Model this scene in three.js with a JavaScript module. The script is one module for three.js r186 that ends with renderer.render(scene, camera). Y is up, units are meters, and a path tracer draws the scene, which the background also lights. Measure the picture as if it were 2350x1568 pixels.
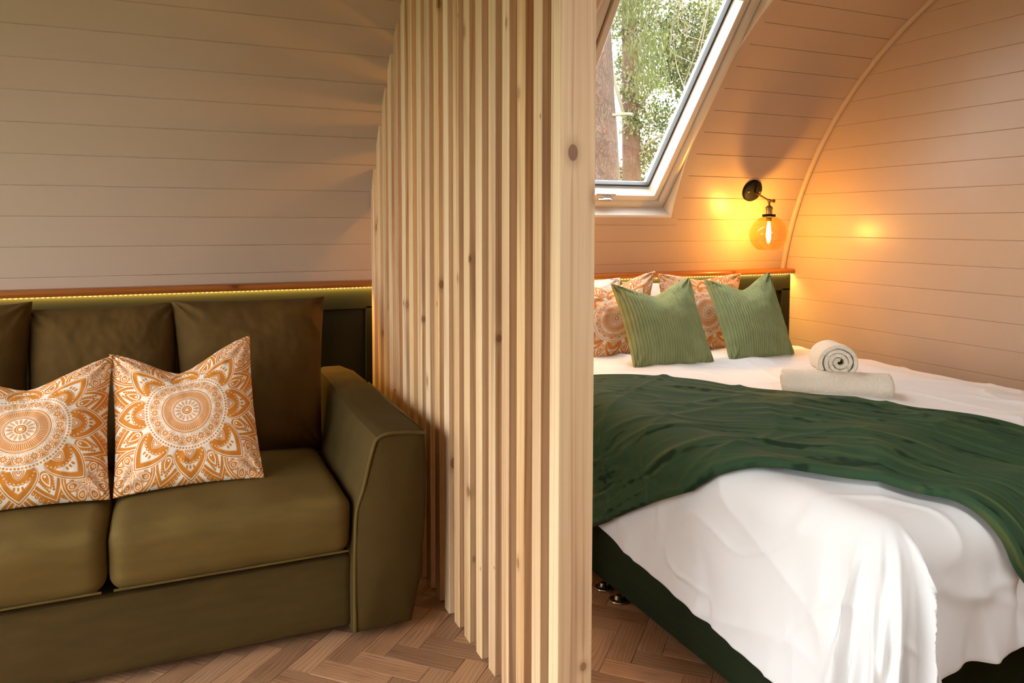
import * as THREE from 'three';
import { RoundedBoxGeometry } from 'three/addons/geometries/RoundedBoxGeometry.js';
import { ImprovedNoise } from 'three/addons/math/ImprovedNoise.js';
import { mergeGeometries, mergeVertices, toCreasedNormals } from 'three/addons/utils/BufferGeometryUtils.js';
import { RectAreaLightUniformsLib } from 'three/addons/lights/RectAreaLightUniformsLib.js';

// ---------------------------------------------------------------- camera, sky, lights, exposure
const scene = new THREE.Scene();
const camera = new THREE.PerspectiveCamera(2 * Math.atan(784 / 1772) * 180 / Math.PI, 2350 / 1568, 0.05, 100);
camera.position.set(-0.77, 1.209, 0);
camera.rotation.set(-3.4 * Math.PI / 180, -24 * Math.PI / 180, 0.09 * Math.PI / 180, 'YXZ');
camera.setViewOffset(2350, 1568, 0, 164, 2350, 1568);

const SKY = 10.6;
scene.background = new THREE.Color().setRGB(0.96 * SKY, 1.0 * SKY, 1.05 * SKY);   // bright overcast
const renderer = new THREE.WebGLRenderer({ antialias: true });
renderer.toneMapping = THREE.LinearToneMapping;
renderer.toneMappingExposure = 1.0;
renderer.shadowMap.enabled = true;
RectAreaLightUniformsLib.init();
const BULB = 0.95, LED = 150.0;

// ---------------------------------------------------------------- small tools
let seedState = 12345;
const rnd = () => { seedState = (seedState * 1664525 + 1013904223) >>> 0; return seedState / 4294967296; };
const rr = (a, b) => a + (b - a) * rnd();
const noise3 = new ImprovedNoise();
const N = (x, y = 0, z = 0) => noise3.noise(x + 40.3, y + 17.7, z + 9.1);
const fbm = (x, y, z, o = 4) => { let s = 0, a = 1, f = 1; for (let i = 0; i < o; i++) { s += a * N(x * f, y * f, z * f); a *= .5; f *= 2.03; } return s; };
const clamp = (x, a = 0, b = 1) => Math.min(b, Math.max(a, x));
const sstep = (a, b, x) => { const t = clamp((x - a) / (b - a)); return t * t * (3 - 2 * t); };
const lerp = (a, b, t) => a + (b - a) * t;
const V = (x, y, z) => new THREE.Vector3(x, y, z);
const names = {};
function numbered(n) { const k = names[n] = (names[n] ?? -1) + 1; return k ? n + '_' + String(k).padStart(3, '0') : n; }
function mesh(name, geo, m, parent = scene) {
  const o = new THREE.Mesh(geo, m);
  o.castShadow = o.receiveShadow = true;
  if (parent === scene) o.name = numbered(name);
  else { const n = parent.children.filter((c) => c.name === name || c.name.startsWith(name + '_0')).length; o.name = n ? name + '_' + String(n).padStart(3, '0') : name; }
  parent.add(o);
  return o;
}
function group(name, pos = [0, 0, 0]) { const g = new THREE.Group(); g.name = numbered(name); g.position.set(...pos); scene.add(g); return g; }
function tag(o, label, category, grp) { o.userData.label = label; o.userData.category = category; if (grp) o.userData.group = grp; return o; }
function structure(o) { o.userData.kind = 'structure'; return o; }
// turn a closed indexed mesh so that its faces look outward (signed volume)
function outward(g) {
  const P = g.attributes.position.array, idx = g.index.array; let vol = 0;
  for (let i = 0; i < idx.length; i += 3) {
    const a = idx[i] * 3, b = idx[i + 1] * 3, c = idx[i + 2] * 3;
    vol += P[a] * (P[b + 1] * P[c + 2] - P[b + 2] * P[c + 1]) + P[a + 1] * (P[b + 2] * P[c] - P[b] * P[c + 2]) + P[a + 2] * (P[b] * P[c + 1] - P[b + 1] * P[c]);
  }
  if (vol < 0) for (let i = 0; i < idx.length; i += 3) { const t = idx[i]; idx[i] = idx[i + 1]; idx[i + 1] = t; }
  return g;
}
// a grid of points fn(u, v) -> Vector3
function gridGeo(nu, nv, fn, flip = false) {
  const p = [], uv = [], ix = [];
  for (let j = 0; j <= nv; j++) for (let i = 0; i <= nu; i++) { const q = fn(i / nu, j / nv); p.push(q.x, q.y, q.z); uv.push(i / nu, j / nv); }
  for (let j = 0; j < nv; j++) for (let i = 0; i < nu; i++) {
    const a = j * (nu + 1) + i, b = a + 1, c = a + nu + 1, d = c + 1;
    if (flip) ix.push(a, c, b, b, c, d); else ix.push(a, b, c, b, d, c);
  }
  const g = new THREE.BufferGeometry();
  g.setAttribute('position', new THREE.Float32BufferAttribute(p, 3));
  g.setAttribute('uv', new THREE.Float32BufferAttribute(uv, 2));
  g.setIndex(ix); g.computeVertexNormals();
  return g;
}
// two sheets sewn along the rim: top(u,v), bottom(u,v)
function solidGeo(nu, nv, top, bot) {
  const p = [], uv = [], ix = [], W = nu + 1, M = W * (nv + 1);
  for (const f of [top, bot]) for (let j = 0; j <= nv; j++) for (let i = 0; i <= nu; i++) { const q = f(i / nu, j / nv); p.push(q.x, q.y, q.z); uv.push(i / nu, j / nv); }
  for (let j = 0; j < nv; j++) for (let i = 0; i < nu; i++) {
    const a = j * W + i, b = a + 1, c = a + W, d = c + 1;
    ix.push(a, b, c, b, d, c, M + a, M + c, M + b, M + b, M + c, M + d);
  }
  const rim = [];
  for (let i = 0; i < nu; i++) rim.push(i);
  for (let j = 0; j < nv; j++) rim.push(j * W + nu);
  for (let i = nu; i > 0; i--) rim.push(nv * W + i);
  for (let j = nv; j > 0; j--) rim.push(j * W);
  for (let k = 0; k < rim.length; k++) { const a = rim[k], b = rim[(k + 1) % rim.length]; ix.push(a, M + a, b, b, M + a, M + b); }
  // rim winding matches the sheets: a..b runs counter-clockwise seen from above
  const g = new THREE.BufferGeometry();
  g.setAttribute('position', new THREE.Float32BufferAttribute(p, 3));
  g.setAttribute('uv', new THREE.Float32BufferAttribute(uv, 2));
  g.setIndex(ix); outward(g); g.computeVertexNormals();
  return g;
}
// closed profile [[a, b], ...] swept between two ends; place(a, b, e) -> Vector3 for e = 0, 1
function prismGeo(profile, place, uvScale = [1, 1], uvOff = [0, 0], crease = 0.5, flat = (q) => q) {
  const n = profile.length, p = [], uv = [], ix = [];
  let run = 0;
  const push = (q, u, v) => { p.push(q.x, q.y, q.z); uv.push(u * uvScale[0] + uvOff[0], v * uvScale[1] + uvOff[1]); return p.length / 3 - 1; };
  for (let k = 0; k < n; k++) {
    const A = profile[k], B = profile[(k + 1) % n], len = Math.hypot(A[0] - B[0], A[1] - B[1]);
    const a0 = place(...A, 0), b0 = place(...B, 0), a1 = place(...A, 1), b1 = place(...B, 1), L0 = 0;
    const i = [push(a0, run, L0), push(b0, run + len, L0), push(a1, run, L0 + a1.distanceTo(a0)), push(b1, run + len, L0 + b1.distanceTo(b0))];
    ix.push(i[0], i[1], i[2], i[1], i[3], i[2]);
    run += len;
  }
  for (const e of [0, 1]) {
    const tri = THREE.ShapeUtils.triangulateShape(profile.map((q) => new THREE.Vector2(...flat(q))), []);
    const base = profile.map((q) => push(place(...q, e), q[0], q[1]));
    for (const t of tri) e ? ix.push(base[t[0]], base[t[1]], base[t[2]]) : ix.push(base[t[2]], base[t[1]], base[t[0]]);
  }
  const g = new THREE.BufferGeometry();
  g.setAttribute('position', new THREE.Float32BufferAttribute(p, 3));
  g.setAttribute('uv', new THREE.Float32BufferAttribute(uv, 2));
  g.setIndex(ix);
  outward(g);
  return crease ? toCreasedNormals(g, crease) : (g.computeVertexNormals(), g);
}
function chamferRect(w, h, c) { return [[c, 0], [w - c, 0], [w, c], [w, h - c], [w - c, h], [c, h], [0, h - c], [0, c]]; }
function box(w, h, d, r = 0.004, x = 0, y = 0, z = 0) { const g = new RoundedBoxGeometry(w, h, d, 2, Math.min(r, w / 2.01, h / 2.01, d / 2.01)); g.translate(x, y, z); return g; }
// a padded block: subdivided box with rounded edges and crowned faces
function padGeo(w, h, d, r, crown = [0, 0, 0], n = 40) {
  const s = [Math.max(6, Math.round(w / 0.7 * n)), Math.max(8, Math.round(h / 0.7 * n)), Math.max(6, Math.round(d / 0.7 * n))];
  const g = new THREE.BoxGeometry(w, h, d, ...s), P = g.attributes.position, q = V(0, 0, 0), c = V(0, 0, 0);
  for (let i = 0; i < P.count; i++) {
    q.fromBufferAttribute(P, i);
    c.set(clamp(q.x, -w / 2 + r, w / 2 - r), clamp(q.y, -h / 2 + r, h / 2 - r), clamp(q.z, -d / 2 + r, d / 2 - r));
    const dir = q.clone().sub(c), l = dir.length() || 1; dir.multiplyScalar(r / l);
    const o = c.add(dir), X = 2 * o.x / w, Y = 2 * o.y / h, Z = 2 * o.z / d;
    o.x += crown[0] * Math.sign(X) * X * X * (1 - Y * Y) * (1 - Z * Z);
    o.y += crown[1] * Y * (1 - X * X) * (1 - Z * Z);
    o.z += crown[2] * Z * (1 - X * X) * (1 - Y * Y);
    P.setXYZ(i, o.x, o.y, o.z);
  }
  g.deleteAttribute('normal');
  const U = g.attributes.uv; for (let i = 0; i < U.count; i++) U.setXY(i, U.getX(i) * w, U.getY(i) * d);
  const m = mergeVertices(g, 1e-5); m.computeVertexNormals(); return m;
}
const tube = (pts, r, seg = 24, rad = 8, closed = false) => new THREE.TubeGeometry(new THREE.CatmullRomCurve3(pts, closed), seg, r, rad, closed);
const lathe = (pts, seg = 32) => new THREE.LatheGeometry(pts.map((q) => new THREE.Vector2(...q)), seg);

// ---------------------------------------------------------------- textures (colour, grain and relief of materials)
function dataTex(w, h, fn, srgb, rep) {
  const a = new Uint8Array(w * h * 4);
  for (let y = 0; y < h; y++) for (let x = 0; x < w; x++) { const c = fn(x / w, y / h), o = (y * w + x) * 4; a[o] = clamp(c[0]) * 255; a[o + 1] = clamp(c[1]) * 255; a[o + 2] = clamp(c[2]) * 255; a[o + 3] = 255; }
  const t = new THREE.DataTexture(a, w, h); t.wrapS = t.wrapT = THREE.RepeatWrapping; t.magFilter = THREE.LinearFilter; t.minFilter = THREE.LinearMipmapLinearFilter;
  if (srgb) t.colorSpace = THREE.SRGBColorSpace; if (rep) t.repeat.set(...rep); t.needsUpdate = true; return t;
}
// noise that repeats over one tile
const tileN = (u, v, fx, fy, z) => { const a = N(u * fx, v * fy, z), b = N((u - 1) * fx, v * fy, z), c = N(u * fx, (v - 1) * fy, z), d = N((u - 1) * fx, (v - 1) * fy, z); return lerp(lerp(a, b, u), lerp(c, d, u), v); };
const mix3 = (a, b, t) => [lerp(a[0], b[0], t), lerp(a[1], b[1], t), lerp(a[2], b[2], t)];
// pine, 0.5 m x 2.45 m
const knots = []; for (let i = 0; i < 24; i++) knots.push([rnd(), rnd(), .002 + .0085 * rnd() ** 2, rr(1.1, 2.2), rnd()]);
const pineTex = dataTex(512, 2048, (u, v) => {
  const X = u * .5, Y = v * 2.45; let bend = tileN(u, v, 5, 3, 1) * .018 + tileN(u, v, 14, 5, 2) * .004, dark = 0, ring = 0;
  for (const k of knots) {
    let dx = X - k[0] * .5, dy = Y - k[1] * 2.45; dx -= Math.round(dx / .5) * .5; dy -= Math.round(dy / 2.45) * 2.45;
    if (Math.abs(dx) > .06 || Math.abs(dy) > .12) continue;
    const e = Math.hypot(dx, dy / k[3]) / k[2];
    bend += Math.sign(dx) * .5 * k[2] * Math.exp(-(dx * dx) / (9 * k[2] * k[2]) - (dy * dy) / (36 * k[2] * k[2]));
    if (e < 1) { dark = Math.max(dark, .2 + .45 * k[4]); ring = Math.max(ring, .12 * Math.abs(Math.sin(e * 7))); }
    dark = Math.max(dark, (.3 + .45 * k[4]) * Math.exp(-Math.pow((e - 1) * 4, 2)), .22 * Math.exp(-Math.pow((e - 1) / 1.2, 2)) * (e > 1));
  }
    const wu = u + bend * 2; let g = sstep(-.12, .42, tileN(wu - Math.floor(wu), v, 42, 1.1, 5) + .55 * tileN(wu - Math.floor(wu), v, 105, 2.2, 6)); g *= .45 + .55 * sstep(-.3, .3, tileN(u, v, 9, 2, 7));
  const fine = tileN(u, v, 190, 6, 3) * .5 + tileN(u, v, 90, 14, 4) * .4, tone = tileN(u, v, 6, 2.0, 11), grey = sstep(.12, .5, tileN(u, v, 12, 5, 21));
  let c = mix3([.885, .765, .61], [.70, .525, .37], clamp(g * .72 + fine * .4 + .10 + tone * .9));
  c = mix3(c, [.66, .52, .42], grey * .55);
  c = mix3(c, [.40, .25, .16], clamp(dark + ring * dark));
  return c;
}, true);
// brown oak for the floor, 0.3 m x 0.9 m
const oakTex = dataTex(512, 1024, (u, v) => {
  const b = tileN(u, v, 4, 2.5, 31) * .03 + tileN(u, v, 12, 4, 32) * .006, X = u * .3 + b;
  let g = .5 + .5 * Math.sin(X * 2 * Math.PI * 90); g = Math.pow(g, 1.5);
  const pore = sstep(.16, .42, tileN(u, v, 150, 9, 33)), tone = tileN(u, v, 5, 1.5, 34);
  let c = mix3([.74, .575, .44], [.57, .41, .295], clamp(.35 + g * .4 + tone * .8));
  return mix3(c, [.37, .25, .17], pore * .55);
}, true);
const velvetTex = dataTex(512, 512, (u, v) => { const t = tileN(u, v, 4, 4, 41) * .5 + tileN(u, v, 11, 9, 42) * .35 + tileN(u, v, 60, 60, 43) * .12; const k = .9 + t * .2; return [k, k, k]; }, true);
const fuzzTex = dataTex(512, 512, (u, v) => { const t = .5 + tileN(u, v, 120, 120, 45) * .35 + tileN(u, v, 40, 40, 46) * .25; return [t, t, t]; });
// the brushed nap of the throw: long pale and dark strokes
const napTex = dataTex(1024, 512, (u, v) => {
  const wob = tileN(u, v, 5, 3, 51) * .10, s = tileN(u, v + wob, 5, 34, 52) * .7 + tileN(u, v + wob, 11, 70, 53) * .4;
  const blot = sstep(.16, .42, tileN(u, v + wob * .6, 8, 22, 54) + tileN(u, v, 50, 50, 55) * .5);
  const brown = sstep(0, .5, s);
  let c = mix3([.40, .54, .45], [.72, .72, .48], brown * .8);
  return mix3(c, [.16, .28, .21], clamp(blot * .7));
}, true);
const weaveTex = dataTex(256, 256, (u, v) => { const t = .5 + .25 * Math.sin(u * 2 * Math.PI * 60) + .25 * Math.sin(v * 2 * Math.PI * 60); return [t, t, t]; });
const terryTex = dataTex(512, 512, (u, v) => { const t = .5 + tileN(u, v, 90, 90, 61) * .6 + tileN(u, v, 30, 30, 62) * .3; return [t, t, t]; });
const barkTex = dataTex(512, 1024, (u, v) => {
  const wob = tileN(u, v, 6, 6, 71) * .09, a = Math.abs(tileN(u + wob, v, 16, 9, 72)), b = Math.abs(tileN(u, v + wob, 26, 20, 73));
  const crack = 1 - sstep(.01, .12, Math.min(a, b + .04)), t = tileN(u, v, 5, 4, 74), m = sstep(.1, .4, tileN(u, v, 5, 7, 75));
  let c = mix3([.47, .36, .31], [.40, .28, .21], .5 + t); c = mix3(c, [.36, .36, .23], m * .4);
  return mix3(c, [.27, .20, .16], crack * .7);
}, true);
const barkBump = dataTex(512, 1024, (u, v) => { const wob = tileN(u, v, 6, 6, 71) * .09, a = Math.abs(tileN(u + wob, v, 16, 9, 72)), b = Math.abs(tileN(u, v + wob, 26, 20, 73)); const t = sstep(.0, .16, Math.min(a, b + .04)); return [t, t, t]; });
// the printed mandala of the patterned cushions
function mandala() {
  const S = 1536, c = document.createElement('canvas'); c.width = c.height = S; const g = c.getContext('2d');
  const O = '#c67716', W = '#e2d6c8', h = S / 2; g.fillStyle = W; g.fillRect(0, 0, S, S); g.translate(h, h); g.scale(h * .95, h * .95);
  const disc = (r, f, x = 0, y = 0) => { g.fillStyle = f; g.beginPath(); g.arc(x, y, r, 0, 7); g.fill(); };
  const ring = (r, w, s, x = 0, y = 0) => { g.strokeStyle = s; g.lineWidth = w; g.beginPath(); g.arc(x, y, r, 0, 7); g.stroke(); };
  const turn = (n, f, off = 0) => { for (let k = 0; k < n; k++) { g.save(); g.rotate((k + off) / n * 2 * Math.PI); f(k); g.restore(); } };
  // an ogee petal along +x from a to b with half width w
  const ogee = (a, b, w) => { g.beginPath(); g.moveTo(a, -w * .55); g.bezierCurveTo(a + (b - a) * .1, -w * 1.25, a + (b - a) * .62, -w * 1.05, b, 0); g.bezierCurveTo(a + (b - a) * .62, w * 1.05, a + (b - a) * .1, w * 1.25, a, w * .55); g.closePath(); };
  const drop = (x, l, w) => { g.beginPath(); g.moveTo(x + l, 0); g.quadraticCurveTo(x + l * .55, -w, x + l * .2, -w * .8); g.arc(x + l * .22, 0, w * .8, -Math.PI / 2, Math.PI / 2, true); g.quadraticCurveTo(x + l * .55, w, x + l, 0); g.closePath(); };
  const bandTicks = (r0, r1, half, n) => { for (let k = 0; k < n; k++) { const t = lerp(-half, half, n > 1 ? k / (n - 1) : .5); g.save(); g.rotate(t); g.fillStyle = O; g.beginPath(); g.roundRect(r0, -.011, r1 - r0, .022, .011); g.fill(); g.restore(); } };
  const dots = (n, fx) => { for (let k = 0; k < n; k++) { const [x, y, r] = fx(k / (n - 1)); disc(r, O, x, y); } };
  g.fillStyle = O; g.fillRect(-1.1, -1.1, 2.2, 2.2);
  // second layer: pointed arches between the petals, with bands, ticks and beads
  turn(8, () => {
    g.save(); g.translate(.56, 0);
    g.fillStyle = W; ogee(0, .90, .40); g.fill(); g.fillStyle = O; ogee(0, .87, .385); g.fill();
    g.strokeStyle = W; g.lineWidth = .010; ogee(0, .80, .35); g.stroke();
    g.fillStyle = W; ogee(0, .735, .315); g.fill();
    for (const s of [-1, 1]) for (let k = 0; k < 10; k++) { const t = k / 9, x = lerp(.08, .56, t), y = s * lerp(.275, .105, t); g.save(); g.translate(x, y); g.rotate(s * (-.35 - .35 * t)); g.fillStyle = O; g.beginPath(); g.roundRect(-.0245, -.046, .049, .092, .02); g.fill(); disc(.007, W, 0, .024 * s); g.restore(); }
    g.fillStyle = O; ogee(0, .60, .235); g.fill(); g.strokeStyle = W; g.lineWidth = .009; ogee(0, .555, .21); g.stroke();
    g.fillStyle = W; ogee(0, .49, .165); g.fill(); g.fillStyle = O;
    for (const s of [-1, 1]) dots(12, (t) => [lerp(.06, .42, t), s * lerp(.14, .03, t), .0165]);
    for (const s of [-1, 1]) dots(9, (t) => [lerp(.06, .30, t), s * lerp(.09, .02, t), .0155]);
    g.fillStyle = O; drop(.16, .25, .085); g.fill(); g.fillStyle = W; drop(.18, .195, .06); g.fill(); g.fillStyle = O; drop(.195, .15, .043); g.fill(); disc(.016, W, .225);
    g.restore();
  }, .5);
  // corner roundels with an eight pointed star
  for (const sx of [-1, 1]) for (const sy of [-1, 1]) {
    g.save(); g.translate(.80 * sx, .80 * sy);
    disc(.325, W); disc(.31, O); ring(.283, .009, W); disc(.255, W);
    turn(8, () => { g.save(); g.translate(.25, 0); g.scale(-1, 1); g.fillStyle = O; drop(0, .165, .082); g.fill(); g.fillStyle = W; drop(.014, .125, .06); g.fill(); g.fillStyle = O; drop(.022, .10, .047); g.fill(); disc(.022, W, .05); disc(.011, O, .05); g.restore(); }, .5);
    turn(8, () => {
      g.fillStyle = W; g.beginPath(); g.moveTo(.02, -.05); g.lineTo(.25, 0); g.lineTo(.02, .05); g.fill();
      g.fillStyle = O; g.beginPath(); g.moveTo(.03, -.04); g.lineTo(.235, 0); g.lineTo(.03, .04); g.fill();
      g.strokeStyle = W; g.lineWidth = .007; for (const q of [-1, 0, 1]) { g.beginPath(); g.moveTo(.05, q * .017); g.lineTo(.16, q * .005); g.stroke(); }
    });
    disc(.042, O); disc(.034, W); disc(.024, O); disc(.010, W);
    g.restore();
  }
  // eight big petals
  turn(8, (k) => {
    const L = k % 2 ? 1.06 : 1.0;
    g.fillStyle = W; ogee(.56, L + .05, .252); g.fill();
    g.fillStyle = O; ogee(.56, L + .036, .243); g.fill(); g.fillStyle = W; ogee(.56, L + .016, .231); g.fill();
    g.fillStyle = O; ogee(.56, L, .221); g.fill(); g.strokeStyle = W; g.lineWidth = .006; ogee(.57, L - .09, .172); g.stroke();
    g.fillStyle = W; ogee(.58, L - .10, .164); g.fill();
    g.save(); g.translate(.605, 0);
    for (let q = 0; q < 11; q++) { const t = lerp(-1.35, 1.35, q / 10); g.save(); g.rotate(t); g.fillStyle = O; g.beginPath(); g.moveTo(.09, -.013); g.lineTo(.178, -.029); g.arc(.178, 0, .029, -Math.PI / 2, Math.PI / 2); g.lineTo(.09, .013); g.fill(); disc(.011, W, .186); disc(.005, O, .186); g.restore(); }
    for (const t of [-.2, 0, .2]) { g.save(); g.rotate(t); g.fillStyle = O; g.beginPath(); g.roundRect(.222, -.014, .05, .028, .013); g.fill(); g.restore(); }
    g.restore();
    g.fillStyle = W; drop(.585, .16, .095); g.fill(); g.fillStyle = O; drop(.59, .15, .085); g.fill(); g.fillStyle = W; drop(.598, .125, .066); g.fill(); g.fillStyle = O; drop(.604, .11, .055); g.fill(); g.fillStyle = W; drop(.612, .085, .04); g.fill(); disc(.026, O, .632); disc(.013, W, .632); disc(.006, O, .632);
  });
  // the wheel
  disc(.615, W); turn(84, () => disc(.0145, O, .588, 0)); disc(.558, O); ring(.553, .008, W); ring(.535, .006, W);
  turn(16, () => { ring(.083, .007, W, .468, 0); disc(.066, W, .468, 0); g.save(); g.translate(.468, 0); turn(10, () => { g.fillStyle = O; g.beginPath(); g.ellipse(.037, 0, .024, .009, 0, 0, 7); g.fill(); }); disc(.017, W); disc(.009, O); g.restore(); });
  ring(.40, .012, W); turn(56, () => { g.strokeStyle = W; g.lineWidth = .006; g.beginPath(); g.ellipse(.405, 0, .026, .016, 0, 0, 7); g.stroke(); disc(.005, W, .415); });
  disc(.385, W); disc(.372, O); ring(.35, .009, W); ring(.335, .005, W);
  turn(72, () => { g.strokeStyle = W; g.lineWidth = .006; g.beginPath(); g.moveTo(.225, 0); g.lineTo(.325, 0); g.stroke(); });
  ring(.222, .008, W); disc(.2, O); ring(.206, .006, W); disc(.188, W);
  turn(16, () => { g.fillStyle = O; g.beginPath(); g.ellipse(.135, 0, .044, .0165, 0, 0, 7); g.fill(); g.beginPath(); g.moveTo(.085, 0); g.lineTo(.13, -.014); g.lineTo(.13, .014); g.fill(); g.strokeStyle = W; g.lineWidth = .004; g.beginPath(); g.ellipse(.138, 0, .03, .008, 0, 0, 7); g.stroke(); });
  disc(.083, W); disc(.074, O); disc(.052, W); disc(.045, O); disc(.026, W);
  const t = new THREE.CanvasTexture(c); t.colorSpace = THREE.SRGBColorSpace; return t;
}
const mandalaTex = mandala();

// ---------------------------------------------------------------- materials
const P_ = (o) => new THREE.MeshPhysicalMaterial(o), col = (r, g, b) => new THREE.Color().setRGB(r, g, b);
const rep = (t, x, y) => { const q = t.clone(); q.repeat.set(x, y); q.needsUpdate = true; return q; };
const M = {
  paint: P_({ color: col(.46, .335, .245), roughness: .33, specularIntensity: .6 }),
  paintCore: P_({ color: col(.46, .335, .245), roughness: .6 }),
  frame: P_({ color: col(.60, .54, .455), roughness: .3 }),
  lining: P_({ color: col(.58, .53, .475), roughness: .4 }),
  gasket: P_({ color: col(.02, .02, .02), roughness: .6 }),
  pane: P_({ color: col(.97, .98, .97), roughness: 0, transmission: 1, thickness: 0, ior: 1.45 }),
  steel: P_({ color: col(.55, .52, .47), roughness: .25, metalness: 1 }),
  greenPaint: P_({ color: col(.014, .0145, .007), specularIntensity: .35, roughness: .5 }),
  ledge: P_({ color: col(.45, .19, .055), roughness: .25, map: rep(pineTex, 1, 1) }),
  led: new THREE.MeshStandardMaterial({ color: 0xffffff, emissive: col(1, .56, .10), emissiveIntensity: .8 }),
  ledBody: new THREE.MeshStandardMaterial({ color: col(.75, .6, .4), roughness: .5, emissive: col(.62, .33, .05), emissiveIntensity: .6 }),
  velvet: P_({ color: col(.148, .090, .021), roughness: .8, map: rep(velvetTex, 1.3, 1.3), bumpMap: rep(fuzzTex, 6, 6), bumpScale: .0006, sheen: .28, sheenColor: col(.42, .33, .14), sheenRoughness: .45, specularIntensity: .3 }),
  velvetDark: P_({ color: col(.105, .054, .0115), roughness: .85, map: rep(velvetTex, 1.3, 1.3), bumpMap: rep(fuzzTex, 6, 6), bumpScale: .0006, sheen: .22, sheenColor: col(.38, .26, .10), sheenRoughness: .45, specularIntensity: .3 }),  // same sofa velvet, darkened: shade on the back cushions put into the colour
  velvetShaded: P_({ color: col(.078, .046, .0105), roughness: .85, map: rep(velvetTex, 1.3, 1.3), bumpMap: rep(fuzzTex, 6, 6), bumpScale: .0006, sheen: .16, sheenColor: col(.42, .33, .14), sheenRoughness: .45, specularIntensity: .3 }),   // same velvet, shade on sofa base and arms put into the colour
  print: P_({ color: 0xffffff, roughness: .8, map: mandalaTex, bumpMap: rep(weaveTex, 4, 4), bumpScale: .0002 }),
  cord: P_({ color: col(.33, .385, .18), roughness: .85, sheen: .5, sheenColor: col(.40, .46, .24), sheenRoughness: .5, specularIntensity: .25, map: rep(velvetTex, 1, 1) }),
  cotton: P_({ color: col(.765, .75, .735), roughness: .62, sheen: .25, sheenColor: col(.9, .9, .9), sheenRoughness: .4, bumpMap: rep(weaveTex, 12, 12), bumpScale: .0001 }),
  throwM: P_({ color: col(.215, .245, .165), roughness: .75, map: napTex, sheen: .6, sheenColor: col(.22, .30, .2), sheenRoughness: .4, bumpMap: rep(fuzzTex, 5, 3), bumpScale: .001, specularIntensity: .3 }),
  divan: P_({ color: col(.022, .03, .012), roughness: .85, map: rep(velvetTex, 2, 2), sheen: .4, sheenColor: col(.11, .14, .06), sheenRoughness: .45, specularIntensity: .2 }),
  terry: P_({ color: col(.78, .69, .55), roughness: .95, bumpMap: rep(terryTex, 2, 2), bumpScale: .003, sheen: .3, sheenColor: col(.9, .85, .75), sheenRoughness: .6 }),
  black: P_({ color: col(.008, .007, .006), specularIntensity: .25, roughness: .6 }),
  brass: P_({ color: col(.42, .28, .12), roughness: .3, metalness: 1 }),
  amber: P_({ color: col(1, .84, .54), roughness: .0, transmission: 1, thickness: 0, ior: 1.5 }),
  clear: P_({ color: col(1, .97, .9), roughness: .0, transmission: 1, thickness: 0, ior: 1.4 }),
  filament: new THREE.MeshStandardMaterial({ color: 0xffffff, emissive: col(1, .66, .26), emissiveIntensity: 13 }),
  chrome: P_({ color: col(.7, .7, .7), roughness: .12, metalness: 1 }),
  grass: P_({ color: col(.10, .14, .05), roughness: 1 }),
  bark: P_({ color: col(.62, .6, .58), roughness: .95, map: rep(barkTex, 3, 8), bumpMap: rep(barkBump, 3, 8), bumpScale: .006 }),
  barkRed: P_({ color: col(.62, .48, .36), roughness: .95, map: rep(barkTex, 3, 8), bumpMap: rep(barkBump, 3, 8), bumpScale: .01 }),
  stub: P_({ color: col(.24, .17, .11), roughness: .9 }),
  twig: P_({ color: col(.22, .17, .12), roughness: .9 }),
  leaf: P_({ color: col(.125, .122, .016), roughness: .7, transmission: .45, thickness: 0, side: THREE.DoubleSide }),
};
const pineTones = [[.96, .92, .87], [1, .98, .96], [.88, .81, .72], [.97, .88, .74], [.84, .78, .73], [.95, .89, .81]].map((c) => P_({ color: col(...c), roughness: .55, map: pineTex, specularIntensity: .5 }));
const oakTones = [[1, 1, 1], [.76, .74, .72], [1.16, 1.14, 1.1], [.88, .84, .80], [1.05, 1.0, .94]].map((c) => P_({ color: col(...c), roughness: .45, map: oakTex }));

// ---------------------------------------------------------------- the room: an arched timber pod
const H0 = .66319, Z0 = -1.52259, R = 1.770, XL = -2.35, XR = 2.32;
const arc = (a, r = R) => [H0 + r * Math.sin(a), Z0 - r * Math.cos(a)];      // [height, z] at angle a above the back wall
const pitch = .0651, A0 = .198;
const WIN = { x0: .772, x1: 1.508, a0: .34, a1: 1.01, cas: .05 };
// one curved slab between angles and x positions
function arcSlab(a0, a1, x0, x1, rIn, rOut, joint = 0, seg = 4) {
  const prof = [], da = joint / rIn;
  if (joint) prof.push([a0 + da * .12, rIn + joint * 1.5]);
  for (let k = 0; k <= seg; k++) prof.push([lerp(a0 + da * 1.4, a1 - da * 1.4, k / seg), rIn]);
  if (joint) prof.push([a1 - da * .12, rIn + joint * 1.5]);
  for (let k = seg; k >= 0; k--) prof.push([lerp(a0 + da * .12, a1 - da * .12, k / seg), rOut]);
  return prismGeo(prof, (a, r, e) => { const q = arc(a, r); return V(e ? x1 : x0, q[0], q[1]); }, [1, 1], [0, 0], .35, (q) => [q[1] * Math.cos(q[0]), q[1] * Math.sin(q[0])]);
}
const wallBack = structure(group('wall_back')), ceiling = structure(group('ceiling')), wallFront = structure(group('wall_front'));
const oc0 = WIN.a0 - WIN.cas / R, oc1 = WIN.a1 + WIN.cas / R, ox0 = WIN.x0 - WIN.cas, ox1 = WIN.x1 + WIN.cas;
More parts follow.
